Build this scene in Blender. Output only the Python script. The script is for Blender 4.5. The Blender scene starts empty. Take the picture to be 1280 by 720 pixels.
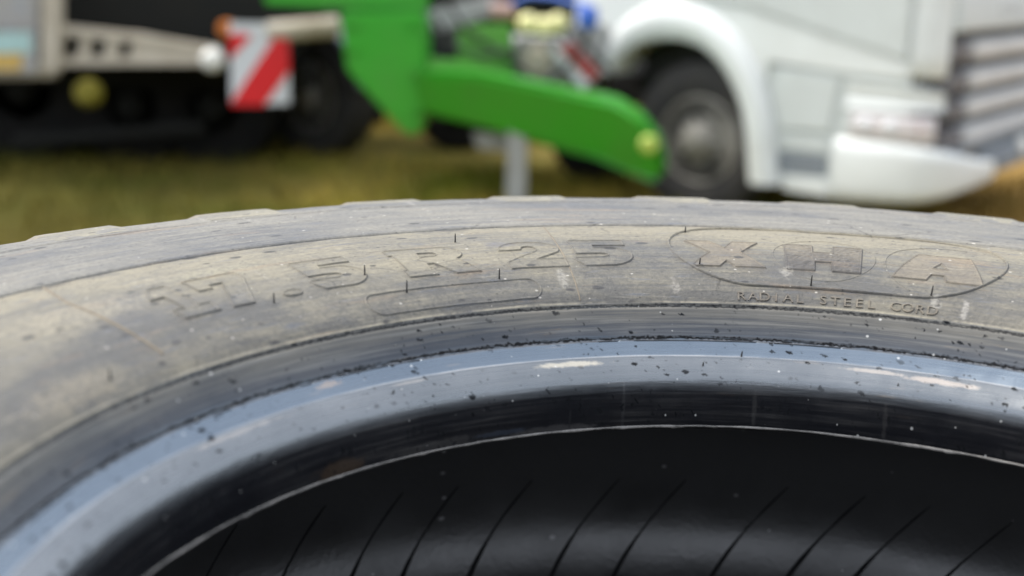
import bpy, bmesh, math, random
import numpy as np
from mathutils import Vector, Matrix

random.seed(7)
rng = np.random.default_rng(7)
S = bpy.context.scene
C = S.collection
R = math.radians

# ------------------------------------------------------------------ camera
F_PX = 1600.0                                   # focal length in pixels of a 1280 px wide frame
CAM_H = 1.687
PITCH, ROLL = R(14.47), R(1.37)
nz = np.array([math.sin(ROLL), -math.cos(PITCH) * math.cos(ROLL), -math.sin(PITCH) * math.cos(ROLL)])
nz /= np.linalg.norm(nz)
ny = np.array([0, 0, 1.0]) - nz[2] * nz
ny /= np.linalg.norm(ny)
nx = np.cross(ny, nz)
WORLD = np.stack([nx, ny, nz])                  # camera axes (right, down, forward) -> world
CAM = np.array([0, 0, CAM_H])
cd = bpy.data.cameras.new('camera')
cam = bpy.data.objects.new('camera', cd)
C.objects.link(cam)
m3 = np.stack([WORLD[:, 0], -WORLD[:, 1], -WORLD[:, 2]], 1)
cam.matrix_world = Matrix([list(m3[i]) + [CAM[i]] for i in range(3)] + [[0, 0, 0, 1]])
cd.sensor_width = 36
cd.lens = F_PX / 1280 * 36
cd.clip_start = .02
cd.clip_end = 2000
cd.dof.use_dof = True
cd.dof.focus_distance = .955
cd.dof.aperture_fstop = (cd.lens / 1000) / .0145     # aperture of 14.5 mm
S.camera = cam

# ------------------------------------------------------------------ sky, sun, exposure
SUN_EL, SUN_AZ = R(56), R(-72)                  # azimuth from +Y towards +X
w = bpy.data.worlds.new('World')
S.world = w
w.use_nodes = True
wn = w.node_tree
sky = wn.nodes.new('ShaderNodeTexSky')
sky.sky_type = 'NISHITA'
sky.sun_disc = False
sky.sun_elevation = SUN_EL
sky.sun_rotation = SUN_AZ
sky.dust_density = 3.0
sky.air_density = 1.0
hs = wn.nodes.new('ShaderNodeHueSaturation')     # high thin cloud: a paler sky than clear air gives
hs.inputs['Saturation'].default_value = .7
wn.links.new(sky.outputs[0], hs.inputs['Color'])
cl = wn.nodes.new('ShaderNodeMix')
cl.data_type = 'RGBA'
cl.inputs[0].default_value = .5                      # even veil of cloud over the clear sky
cl.inputs[7].default_value = (7.9, 8.2, 8.7, 1)
wn.links.new(hs.outputs[0], cl.inputs[6])
wn.links.new(cl.outputs[2], wn.nodes['Background'].inputs[0])
wn.nodes['Background'].inputs[1].default_value = .12
sl = bpy.data.lights.new('sun', 'SUN')
sl.energy = 1.5
sl.angle = R(18)
sl.color = (1, .93, .82)
sun = bpy.data.objects.new('sun', sl)
C.objects.link(sun)
sd = Vector((math.sin(SUN_AZ) * math.cos(SUN_EL), math.cos(SUN_AZ) * math.cos(SUN_EL), math.sin(SUN_EL)))
sun.rotation_euler = sd.to_track_quat('Z', 'Y').to_euler()
S.view_settings.view_transform = 'Standard'
S.view_settings.look = 'None'
S.view_settings.gamma = 1
S.view_settings.exposure = 1.3


def at(px, py, y):
    """world point seen at photo pixel (px, py), y metres in front of the camera"""
    d = WORLD @ np.array([(px - 640) / F_PX, (py - 360) / F_PX, 1.0])
    return CAM + d * (y / d[1])


# ------------------------------------------------------------------ helpers
def tag(o, label=None, cat=None, group=None, kind=None):
    for k, v in (('label', label), ('category', cat), ('group', group), ('kind', kind)):
        if v:
            o[k] = v
    return o


def empty(name, loc=(0, 0, 0), rz=0, parent=None):
    o = bpy.data.objects.new(name, None)
    C.objects.link(o)
    o.location = loc
    o.rotation_euler = (0, 0, rz)
    o.empty_display_size = .1
    o.parent = parent
    return o


def link(name, me, mat=None, parent=None, smooth=False):
    o = bpy.data.objects.new(name, me)
    C.objects.link(o)
    if mat and not me.materials:
        me.materials.append(mat)
    o.parent = parent
    if smooth:
        me.polygons.foreach_set('use_smooth', [True] * len(me.polygons))
    return o


def from_arrays(name, v, f, mat, parent=None, smooth=True):
    me = bpy.data.meshes.new(name)
    me.from_pydata(np.asarray(v).tolist(), [], np.asarray(f).tolist())
    me.update()
    return link(name, me, mat, parent, smooth)


def done(name, bm, mat, parent=None, smooth=False, sharp=None):
    me = bpy.data.meshes.new(name)
    bmesh.ops.recalc_face_normals(bm, faces=bm.faces)
    bm.to_mesh(me)
    bm.free()
    o = link(name, me, mat, parent, smooth)
    if sharp:
        me.set_sharp_from_angle(angle=R(sharp))
    return o


def bevel(bm, wd, seg=2, ang=30):
    if wd <= 0:
        return
    es = [e for e in bm.edges if len(e.link_faces) == 2 and e.calc_face_angle(0) > R(ang)]
    bmesh.ops.bevel(bm, geom=es, offset=wd, segments=seg, affect='EDGES', clamp_overlap=True)


def box_bm(lo, hi, bev=.01, bm=None):
    b = bmesh.new()
    r = bmesh.ops.create_cube(b, size=1)
    lo, hi = Vector(lo), Vector(hi)
    for v in b.verts:
        v.co = Vector([lo[i] + (v.co[i] + .5) * (hi[i] - lo[i]) for i in range(3)])
    bevel(b, bev)
    if bm is not None:
        me = bpy.data.meshes.new('tmp')
        b.to_mesh(me)
        bm.from_mesh(me)
        bpy.data.meshes.remove(me)
        b.free()
        return bm
    return b


def box(name, lo, hi, mat, parent=None, bev=.01):
    return done(name, box_bm(lo, hi, bev), mat, parent, True, 40)


def prism(name, pts, fn, d0, d1, mat, parent=None, bev=.01, seg=2):
    """outline pts (a, b) extruded from depth d0 to d1; fn(a, b, d) gives the point"""
    bm = bmesh.new()
    p0 = [bm.verts.new(fn(a, b, d0)) for a, b in pts]
    p1 = [bm.verts.new(fn(a, b, d1)) for a, b in pts]
    n = len(pts)
    bm.faces.new(p0)
    bm.faces.new(p1[::-1])
    for i in range(n):
        bm.faces.new((p0[i], p0[(i + 1) % n], p1[(i + 1) % n], p1[i]))
    bmesh.ops.recalc_face_normals(bm, faces=bm.faces)
    bevel(bm, bev, seg)
    return done(name, bm, mat, parent, True, 40)


def tube_bm(path, rad, n=10, bm=None, closed=False):
    bm = bm or bmesh.new()
    path = [Vector(p) for p in path]
    rings = []
    up = Vector((.13, .31, .94))
    for i, p in enumerate(path):
        if closed:
            t = path[(i + 1) % len(path)] - path[i - 1]
        else:
            t = path[min(i + 1, len(path) - 1)] - path[max(i - 1, 0)]
        t.normalize()
        a = t.cross(up)
        if a.length < 1e-3:
            a = t.cross(Vector((1, 0, 0)))
        a.normalize()
        b = t.cross(a)
        r = rad[i] if isinstance(rad, (list, tuple)) else rad
        rings.append([bm.verts.new(p + r * (math.cos(2 * math.pi * k / n) * a + math.sin(2 * math.pi * k / n) * b)) for k in range(n)])
    m = len(rings)
    for i in range(m if closed else m - 1):
        A, B = rings[i], rings[(i + 1) % m]
        for k in range(n):
            bm.faces.new((A[k], A[(k + 1) % n], B[(k + 1) % n], B[k]))
    if not closed:
        bm.faces.new(rings[0][::-1])
        bm.faces.new(rings[-1])
    return bm


def tube(name, path, rad, mat, parent=None, n=12, closed=False):
    return done(name, tube_bm(path, rad, n, None, closed), mat, parent, True, 50)


def lathe(name, prof, org, axis, mat, parent=None, n=48, sharp=35):
    """closed profile of (radius, along axis) turned about axis through org"""
    bm = bmesh.new()
    ax = Vector(axis).normalized()
    a = ax.cross(Vector((0, 0, 1)))
    if a.length < 1e-3:
        a = Vector((1, 0, 0))
    a.normalize()
    b = ax.cross(a)
    org = Vector(org)
    rows = []
    for r, h in prof:
        rows.append([bm.verts.new(org + ax * h + r * (math.cos(2 * math.pi * k / n) * a + math.sin(2 * math.pi * k / n) * b)) for k in range(n)])
    for i in range(len(rows) - 1):
        for k in range(n):
            bm.faces.new((rows[i][k], rows[i][(k + 1) % n], rows[i + 1][(k + 1) % n], rows[i + 1][k]))
    if prof[0][0] > 0 and prof[0] != prof[-1]:
        bm.faces.new(rows[0][::-1])
        bm.faces.new(rows[-1])
    bmesh.ops.remove_doubles(bm, verts=bm.verts, dist=1e-6)
    return done(name, bm, mat, parent, True, sharp)


# value noise on arrays (real relief, not shading)
_H = rng.random(65536)


def vnoise(p, seed=0):
    p = np.asarray(p, float)
    i = np.floor(p).astype(np.int64)
    f = p - i
    f = f * f * (3 - 2 * f)
    out = 0
    for dx in (0, 1):
        for dy in (0, 1):
            for dz in (0, 1):
                h = _H[((i[..., 0] + dx) * 73856093 ^ (i[..., 1] + dy) * 19349663 ^ (i[..., 2] + dz) * 83492791 ^ seed * 2654435) & 65535]
                wgt = (f[..., 0] if dx else 1 - f[..., 0]) * (f[..., 1] if dy else 1 - f[..., 1]) * (f[..., 2] if dz else 1 - f[..., 2])
                out = out + h * wgt
    return out - .5


# ------------------------------------------------------------------ materials
class Mat:
    def __init__(s, name):
        s.m = bpy.data.materials.new(name)
        s.m.use_nodes = True
        s.t = s.m.node_tree
        s.b = s.t.nodes['Principled BSDF']

    def put(s, sock, v):
        if hasattr(v, 'is_output'):
            s.t.links.new(v, sock)
        elif isinstance(v, (tuple, list)) and len(v) == 3 and sock.type == 'RGBA':
            sock.default_value = (*v, 1)
        else:
            sock.default_value = v

    def n(s, typ, out=0, ins=None, **at_):
        nd = s.t.nodes.new('ShaderNode' + typ)
        for k, v in at_.items():
            setattr(nd, k, v)
        for k, v in (ins or {}).items():
            s.put(nd.inputs[k], v)
        return nd.outputs[out]

    def ma(s, op, a, b=None, c=None, clamp=False):
        ins = {0: a}
        if b is not None:
            ins[1] = b
        if c is not None:
            ins[2] = c
        return s.n('Math', 0, ins, operation=op, use_clamp=clamp)

    def noise(s, vec, scale, detail=4, rough=.55):
        return s.n('TexNoise', 0, {'Vector': vec, 'Scale': scale, 'Detail': detail, 'Roughness': rough})

    def vec(s, x, y, z=0.0):
        return s.n('CombineXYZ', 0, {0: x, 1: y, 2: z})

    def mix(s, f, a, b, mode='MIX'):
        nd = s.t.nodes.new('ShaderNodeMix')
        nd.data_type = 'RGBA'
        nd.blend_type = mode
        s.put(nd.inputs[0], f)
        s.put(nd.inputs[6], a)
        s.put(nd.inputs[7], b)
        return nd.outputs[2]

    def ramp(s, f, lo, hi):
        return s.n('MapRange', 0, {0: f, 1: lo, 2: hi, 3: 0.0, 4: 1.0}, clamp=True)

    def obj(s):
        return s.n('TexCoord', 3)

    def set(s, **k):
        for a, v in k.items():
            s.put(s.b.inputs[a.replace('_', ' ')], v)
        return s.m

    def bump(s, h, dist, strength=1.0):
        s.t.links.new(s.n('Bump', 0, {'Height': h, 'Distance': dist, 'Strength': strength}), s.b.inputs['Normal'])


def paint(name, col, rough=.4, dirt=(.12, .1, .07), amt=.25, scale=3.0, metal=0.0, coat=0.0, spec=.5):
    m = Mat(name)
    p = m.obj()
    a = m.noise(p, scale, 6, .65)
    b = m.noise(p, scale * 9, 4)
    f = m.ma('MULTIPLY', m.ramp(m.ma('ADD', a, m.ma('MULTIPLY', b, .35)), .55, .95), amt)
    c = m.mix(f, col, dirt)
    m.bump(b, .002, .25)
    return m.set(Base_Color=c, Roughness=m.ma('ADD', rough, m.ma('MULTIPLY', a, .2)), Metallic=metal,
                 Coat_Weight=coat, Specular_IOR_Level=spec)


def tyre_coords(m):
    p = m.obj()
    sp = m.t.nodes.new('ShaderNodeSeparateXYZ')
    m.put(sp.inputs[0], p)
    x, y, z = sp.outputs
    r = m.ma('SQRT', m.ma('ADD', m.ma('MULTIPLY', x, x), m.ma('MULTIPLY', y, y)))
    u = m.ma('MULTIPLY', m.ma('ARCTAN2', x, y), .45)
    return p, r, u, z, m.ma('ADD', r, z)


def blob(m, u, v, u0, v0, su, sv, p, wob=.5):
    """stain with an outline of its own, centred at (u0, v0)"""
    a = m.ma('DIVIDE', m.ma('SUBTRACT', u, u0), su)
    b = m.ma('DIVIDE', m.ma('SUBTRACT', v, v0), sv)
    d = m.ma('SQRT', m.ma('ADD', m.ma('MULTIPLY', a, a), m.ma('MULTIPLY', b, b)))
    d = m.ma('ADD', d, m.ma('MULTIPLY', m.ma('SUBTRACT', m.noise(p, 130.0, 5, .7), .5), wob * 2))
    return m.n('MapRange', 0, {0: d, 1: .55, 2: 1.0, 3: 1.0, 4: 0.0}, clamp=True)


def specks(m, vec, scale, size, prob):
    """sparse dots: voronoi cells, only some of which carry one"""
    nd = m.t.nodes.new('ShaderNodeTexVoronoi')
    nd.feature = 'F1'
    nd.voronoi_dimensions = '2D'
    m.put(nd.inputs['Vector'], vec)
    nd.inputs['Scale'].default_value = scale
    sp = m.t.nodes.new('ShaderNodeSeparateColor')
    m.t.links.new(nd.outputs['Color'], sp.inputs[0])
    on = m.ma('LESS_THAN', sp.outputs[0], prob)
    sz = m.ma('MULTIPLY', sp.outputs[1], size)
    dot = m.n('MapRange', 0, {0: nd.outputs['Distance'], 1: m.ma('MULTIPLY', sz, .6), 2: sz, 3: 1.0, 4: 0.0}, clamp=True)
    return m.ma('MULTIPLY', dot, on)


def sidewall_mat(name, kind='face'):
    m = Mat(name)
    p, r, u, z, v = tyre_coords(m)
    big = m.noise(m.vec(m.ma('MULTIPLY', u, 5.0), m.ma('MULTIPLY', v, 13.0), 8.0), 1.0, 6, .6)
    mid = m.noise(p, 36.0, 6, .65)
    fine = m.noise(p, 300.0, 5, .7)
    streak = m.noise(m.vec(m.ma('MULTIPLY', u, 10.0), m.ma('MULTIPLY', v, 170.0)), 1.0, 6, .65)
    scuff = m.noise(m.vec(m.ma('MULTIPLY', u, 26.0), m.ma('MULTIPLY', v, 110.0), 3.0), 1.0, 6, .7)
    ctr = lambda n_, k, add: m.ma('MULTIPLY_ADD', m.ma('SUBTRACT', n_, .5), k, add)
    k0, ks = {'face': (.53, 1.5), 'letter': (.62, .8), 'dark': (.40, .8), 'shoulder': (.64, 2.8), 'lug': (.75, 1.6)}[kind]
    dust = ctr(big, 3.2, k0)
    dust = ctr(mid, 1.15, dust)
    dust = ctr(streak, ks, dust)
    dust = ctr(fine, .6, dust)
    if kind in ('face', 'letter', 'dark'):                    # tone rises from the bead outwards to the shoulder groove
        dust = m.ma('ADD', dust, m.n('MapRange', 0, {0: r, 1: .405, 2: .505, 3: -.42, 4: .40}, clamp=True))
    dust = m.ma('MULTIPLY', dust, 1.0, clamp=True)
    lo, hi = {'face': ((.076, .074, .068), (.208, .190, .142)), 'letter': ((.105, .092, .074), (.205, .180, .134)), 'dark': ((.064, .058, .051), (.172, .152, .115)),
              'shoulder': ((.074, .075, .076), (.188, .181, .158)), 'lug': ((.09, .086, .075), (.225, .21, .16))}[kind]
    col = m.mix(dust, lo, hi)
    tan = m.ramp(m.noise(m.vec(m.ma('MULTIPLY', u, 7.0), m.ma('MULTIPLY', v, 40.0), 9.0), 1.0, 7, .68), .57, .72)
    col = m.mix(m.ma('MULTIPLY', tan, .6), col, (.235, .165, .10))
    blue = m.ramp(scuff, .56, .68)
    col = m.mix(m.ma('MULTIPLY', blue, .6), col, (.085, .095, .118))
    drip = m.ma('MULTIPLY', m.ramp(m.noise(m.vec(m.ma('MULTIPLY', u, 85.0), m.ma('MULTIPLY', v, 5.0), 5.0), 1.0, 4, .6), .66, .74),
                m.ramp(fine, .45, .58))
    col = m.mix(m.ma('MULTIPLY', drip, .5), col, (.34, .325, .29))
    scr = m.noise(m.vec(m.ma('MULTIPLY', u, 9.0), m.ma('MULTIPLY', m.ma('ADD', v, m.ma('MULTIPLY', mid, .012)), 720.0), 2.0), 1.0, 3, .6)
    part = m.ramp(m.noise(m.vec(m.ma('MULTIPLY', u, 14.0), m.ma('MULTIPLY', v, 40.0), 12.0), 1.0, 4, .6), .48, .62)
    col = m.mix(m.ma('MULTIPLY', m.ma('MULTIPLY', m.ramp(scr, .60, .66), part), .55), col, (.30, .285, .24))
    col = m.mix(m.ma('MULTIPLY', m.ma('MULTIPLY', m.n('MapRange', 0, {0: scr, 1: .34, 2: .40, 3: 1.0, 4: 0.0}, clamp=True), part), .6), col, (.045, .043, .042))
    crk = m.t.nodes.new('ShaderNodeTexVoronoi')
    crk.feature = 'DISTANCE_TO_EDGE'
    crk.voronoi_dimensions = '2D'
    m.put(crk.inputs['Vector'], m.vec(m.ma('MULTIPLY', m.ma('ADD', u, m.ma('MULTIPLY', mid, .02)), .45), m.ma('ADD', v, m.ma('MULTIPLY', fine, .006))))
    crk.inputs['Scale'].default_value = 46.0
    crl = m.n('MapRange', 0, {0: crk.outputs['Distance'], 1: .008, 2: .030, 3: 1.0, 4: 0.0}, clamp=True)
    crl = m.ma('MULTIPLY', crl, m.ramp(m.noise(p, 21.0, 4, .6), .53, .63))
    col = m.mix(m.ma('MULTIPLY', crl, .6), col, (.038, .036, .034))
    wear = m.ma('MULTIPLY', m.ramp(m.noise(m.vec(m.ma('MULTIPLY', u, 60.0), m.ma('MULTIPLY', v, 200.0), 7.0), 1.0, 5, .7), .60, .68), .5)
    col = m.mix(wear, col, (.05, .049, .05))
    d1 = specks(m, m.vec(m.ma('MULTIPLY', u, .6), v), 70.0, .26, .17)
    col = m.mix(m.ma('MULTIPLY', d1, .8), col, (.022, .022, .025))
    d3 = specks(m, m.vec(m.ma('ADD', u, 7.0), v), 210.0, .26, .14)
    col = m.mix(m.ma('MULTIPLY', d3, .7), col, (.03, .03, .03))
    d2 = specks(m, m.vec(u, m.ma('ADD', v, 3.0)), 95.0, .14, .10)
    col = m.mix(m.ma('MULTIPLY', d2, .8), col, (.42, .40, .36))
    if kind in ('face', 'letter', 'dark'):
        for u0, v0, su, sv, c in ((-.152, .6887, .013, .008, (.085, .09, .125)), (.045, .632, .020, .012, (.06, .06, .063)),
                                  (.062, .630, .007, .012, (.30, .285, .25)), (-.121, .615, .005, .017, (.28, .27, .24)),
                                  (.2, .594, .003, .02, (.33, .315, .29)), (.178, .600, .005, .012, (.30, .29, .26)),
                                  (-.03, .60, .004, .015, (.24, .225, .2)), (-.36, .70, .04, .010, (.25, .235, .17)),
                                  (-.43, .66, .045, .015, (.07, .07, .072)), (-.47, .68, .06, .02, (.25, .225, .17)), (-.55, .60, .05, .02, (.2, .175, .13))):
            col = m.mix(m.ma('MULTIPLY', m.ma('MULTIPLY', blob(m, u, v, u0, v0, su, sv, p, 1.1), .55), m.ramp(fine, .36, .56)), col, c)
        edge = m.ma('MULTIPLY', m.n('MapRange', 0, {0: r, 1: .3858, 2: .3868, 3: 1.0, 4: 0.0}, clamp=True), m.ramp(mid, .36, .52))
        col = m.mix(m.ma('MULTIPLY', edge, .7), col, (.30, .275, .21))
        gr = m.ma('MULTIPLY', m.ramp(r, .5135, .522), m.ramp(m.noise(m.vec(m.ma('MULTIPLY', u, 40.0), m.ma('MULTIPLY', v, 60.0), 1.0), 1.0, 5, .7), .46, .60))
        col = m.mix(m.ma('MULTIPLY', gr, .8), col, (.045, .042, .04))
    col = m.mix(m.ma('MULTIPLY', m.n('Attribute', 2, attribute_name='grime'), .62), col, (.040, .037, .034))
    grain = m.n('MapRange', 0, {0: fine, 1: .3, 2: .7, 3: .82, 4: 1.15}, clamp=True)
    col = m.mix(1.0, col, m.n('CombineColor', 0, {0: grain, 1: grain, 2: grain}), 'MULTIPLY')
    h = m.ma('ADD', m.ma('MULTIPLY', fine, .8), m.ma('MULTIPLY', streak, .9))
    h = m.ma('ADD', h, m.ma('MULTIPLY', mid, 1.2))
    m.bump(h, .0016, .6)
    return m.set(Base_Color=col, Roughness=m.ma('MULTIPLY_ADD', dust, .25, .5), Specular_IOR_Level=.45)


def bead_mat(name):
    m = Mat(name)
    p, r, u, z, v = tyre_coords(m)
    big = m.noise(p, 14.0, 5, .6)
    fine = m.noise(p, 320.0, 4, .65)
    streak = m.noise(m.vec(m.ma('MULTIPLY', u, 7.0), m.ma('MULTIPLY', v, 260.0)), 1.0, 6, .65)
    scr = m.noise(m.vec(m.ma('MULTIPLY', u, 45.0), m.ma('MULTIPLY', v, 420.0), 6.0), 1.0, 4, .6)
    outer = m.ramp(m.ma('ADD', v, m.ma('MULTIPLY', m.ma('SUBTRACT', streak, .5), .012)), .540, .547)   # flange band outside the groove: chafed and dusty
    dust = m.ramp(m.ma('ADD', m.ma('MULTIPLY', streak, .8), m.ma('MULTIPLY', big, .6)), .55, .95)
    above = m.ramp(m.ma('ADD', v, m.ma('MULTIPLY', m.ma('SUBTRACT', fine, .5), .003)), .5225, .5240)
    sky_sheen = m.ramp(m.ma('ADD', big, m.ma('MULTIPLY', streak, .5)), .6, 1.0)
    base = m.mix(sky_sheen, (.012, .013, .016), (.066, .067, .070))
    base = m.mix(m.ma('MULTIPLY', above, .8), base, m.mix(sky_sheen, (.026, .038, .058), (.055, .070, .092)))  # blue-grey sky sheen put into the rubber colour, bluest above the crease
    crease = m.n('MapRange', 0, {0: m.ma('ABSOLUTE', m.ma('SUBTRACT', v, .5234)), 1: .0004, 2: .0012, 3: 1.0, 4: 0.0}, clamp=True)
    base = m.mix(m.ma('MULTIPLY', crease, m.ramp(streak, .40, .58)), base, (.30, .29, .28))
    col = m.mix(m.ma('MULTIPLY', outer, m.ma('MULTIPLY_ADD', dust, .5, .5)), base, m.mix(m.ramp(m.ma('ADD', v, m.ma('MULTIPLY', m.ma('SUBTRACT', streak, .5), .05)), .550, .568), (.098, .099, .103), (.165, .152, .126)))
    lip = m.ma('MULTIPLY', m.n('MapRange', 0, {0: m.ma('ABSOLUTE', m.ma('SUBTRACT', v, .5425)), 1: .0008, 2: .0035, 3: 1.0, 4: 0.0}, clamp=True), m.ramp(scr, .36, .55))
    col = m.mix(m.ma('MULTIPLY', lip, .8), col, (.10, .078, .058))
    rust = m.ramp(m.noise(m.vec(m.ma('MULTIPLY', u, 16.0), m.ma('MULTIPLY', v, 120.0), 2.0), 1.0, 5, .65), .62, .74)
    col = m.mix(m.ma('MULTIPLY', rust, .45), col, (.20, .15, .10))
    for u0, v0, su, sv, c in ((-.130, .5165, .034, .0042, (.42, .37, .27)), (.195, .5155, .040, .004, (.34, .27, .21)), (.14, .5175, .03, .003, (.30, .25, .2)),
                              (-.36, .466, .03, .007, (.26, .16, .08)), (-.150, .4635, .05, .0032, (.30, .29, .28)), (-.27, .4645, .05, .0045, (.22, .21, .20)), (-.20, .4655, .03, .002, (.14, .18, .26)), (.035, .474, .0026, .018, (.20, .195, .185)), (-.085, .476, .0018, .022, (.15, .15, .15)), (.150, .474, .0026, .014, (.18, .17, .16)), (-.135, .470, .0014, .010, (.08, .08, .08)), (-.35, .535, .012, .004, (.3, .2, .12)), (-.28, .520, .02, .002, (.16, .14, .12)), (-.45, .519, .05, .003, (.16, .14, .12))):
        col = m.mix(m.ma('MULTIPLY', blob(m, u, v, u0, v0, su, sv, p, .9), .75), col, c)
    wob = m.ma('MULTIPLY', m.ma('SUBTRACT', fine, .5), .010)
    clus = m.ramp(m.noise(m.vec(m.ma('MULTIPLY', u, 9.0), m.ma('MULTIPLY', v, 30.0), 4.0), 1.0, 3), .34, .56)
    uw, vw = m.ma('ADD', u, wob), m.ma('SUBTRACT', v, wob)
    d1 = specks(m, m.vec(m.ma('MULTIPLY', uw, .62), m.ma('MULTIPLY', vw, 1.0)), 105.0, .27, .30)
    d1 = m.ma('MAXIMUM', d1, specks(m, m.vec(m.ma('ADD', uw, 3.0), m.ma('MULTIPLY', vw, .7)), 230.0, .30, .16))
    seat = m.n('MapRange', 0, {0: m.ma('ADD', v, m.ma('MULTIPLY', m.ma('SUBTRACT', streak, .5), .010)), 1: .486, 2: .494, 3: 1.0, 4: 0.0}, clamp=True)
    d1 = m.ma('MAXIMUM', d1, m.ma('MULTIPLY', seat, specks(m, m.vec(m.ma('ADD', uw, 5.0), m.ma('MULTIPLY', vw, .5)), 125.0, .34, .55)))
    d1 = m.ma('MULTIPLY', d1, clus)
    gline = m.ma('MULTIPLY', m.n('MapRange', 0, {0: m.ma('ABSOLUTE', m.ma('SUBTRACT', vw, .5432)), 1: .0008, 2: .0018, 3: 1.0, 4: 0.0}, clamp=True), m.ramp(scr, .30, .48))
    gline = m.ma('MAXIMUM', gline, m.n('MapRange', 0, {0: m.ma('ABSOLUTE', m.ma('SUBTRACT', vw, .5760)), 1: .0006, 2: .0015, 3: .8, 4: 0.0}, clamp=True))
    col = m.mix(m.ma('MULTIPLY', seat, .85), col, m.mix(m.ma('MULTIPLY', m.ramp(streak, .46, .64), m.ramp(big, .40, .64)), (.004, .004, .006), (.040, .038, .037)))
    col = m.mix(gline, col, (.012, .010, .009))
    col = m.mix(d1, col, (.002, .002, .003))
    d2 = specks(m, m.vec(u, m.ma('ADD', v, 3.0)), 110.0, .16, .07)
    col = m.mix(m.ma('MULTIPLY', d2, .8), col, (.5, .5, .48))
    rough = m.ma('MULTIPLY_ADD', outer, .25, m.ma('MULTIPLY_ADD', streak, .25, .16))
    rough = m.ma('MULTIPLY_ADD', d1, .3, rough)
    rough = m.ma('MULTIPLY_ADD', m.ramp(scr, .58, .70), .15, rough)
    h = m.ma('ADD', m.ma('MULTIPLY', fine, .35), m.ma('ADD', m.ma('MULTIPLY', streak, .8), m.ma('MULTIPLY', scr, .3)))
    m.bump(h, .0006, .5)
    rough = m.ma('MULTIPLY_ADD', seat, .18, rough)
    dull = m.ma('MAXIMUM', m.ma('MAXIMUM', d1, gline), m.ma('MAXIMUM', m.ma('MULTIPLY', outer, m.ma('MULTIPLY_ADD', m.ramp(streak, .5, .62), -.22, 1.0)), m.ma('MULTIPLY', seat, .97)))
    spec = m.ma('SUBTRACT', .5, m.ma('MULTIPLY', dull, .45))
    return m.set(Base_Color=col, Roughness=rough, IOR=2.5, Specular_IOR_Level=spec, Specular_Tint=m.mix(above, (.88, .95, 1.0), (.72, .86, 1.0)))  # reflections tinted sky blue, deeper above the crease


def liner_mat(name):
    m = Mat(name)
    p, r, u, z, v = tyre_coords(m)
    big = m.noise(p, 14.0, 6, .65)
    fine = m.noise(p, 200.0, 3)
    col = m.mix(m.ramp(big, .35, .68), (.010, .010, .011), (.022, .022, .023))
    d2 = specks(m, m.vec(u, z), 40.0, .10, .14)
    col = m.mix(m.ma('MULTIPLY', d2, .6), col, (.4, .4, .4))
    m.bump(fine, .0006, .5)
    return m.set(Base_Color=col, Roughness=m.ma('MULTIPLY_ADD', big, .35, .20), IOR=1.8)


def shade_and_earth(m, col, p, k):
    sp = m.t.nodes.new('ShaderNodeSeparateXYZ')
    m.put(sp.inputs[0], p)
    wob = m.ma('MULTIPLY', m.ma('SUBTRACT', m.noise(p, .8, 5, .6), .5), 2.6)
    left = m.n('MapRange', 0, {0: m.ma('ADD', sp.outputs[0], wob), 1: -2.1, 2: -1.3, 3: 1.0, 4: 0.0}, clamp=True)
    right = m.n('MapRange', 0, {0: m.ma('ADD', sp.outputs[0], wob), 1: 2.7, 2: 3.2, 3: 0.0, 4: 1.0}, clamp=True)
    col = m.mix(m.ma('MULTIPLY', left, k), col, (.040, .042, .010))  # shade around the trailer put into the ground and grass colour
    return m.mix(m.ma('MULTIPLY', right, k), col, (.27, .155, .05))  # bare brown earth on the right


def ground_mat(name):
    m = Mat(name)
    p = m.obj()
    a = m.noise(p, .55, 6, .6)
    b = m.noise(p, 3.0, 6, .65)
    c = m.noise(p, 24.0, 4)
    col = m.mix(m.ramp(m.ma('ADD', a, m.ma('MULTIPLY', b, .4)), .55, .85), (.11, .115, .014), (.26, .19, .055))
    col = m.mix(m.ramp(b, .55, .72), col, (.05, .035, .02))
    col = m.mix(m.ma('MULTIPLY', m.ramp(c, .4, .7), .4), col, (.09, .09, .015))
    col = shade_and_earth(m, col, p, .7)
    m.bump(c, .03, .8)
    return m.set(Base_Color=col, Roughness=.9, Specular_IOR_Level=.1)


def grass_mat(name):
    m = Mat(name)
    p = m.obj()
    a = m.noise(p, .9, 4)
    b = m.noise(p, 40.0, 2)
    col = m.mix(m.ramp(a, .36, .56), (.095, .125, .009), (.36, .27, .055))
    col = m.mix(m.ma('MULTIPLY', m.ramp(b, .5, .7), .6), col, (.27, .26, .03))
    col = shade_and_earth(m, col, p, .65)
    return m.set(Base_Color=col, Roughness=.8, Specular_IOR_Level=.1)


def leaf_mat(name, a, b):
    m = Mat(name)
    f = m.noise(m.obj(), 1.6, 5)
    return m.set(Base_Color=m.mix(m.ramp(f, .35, .65), a, b), Roughness=.7)


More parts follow.
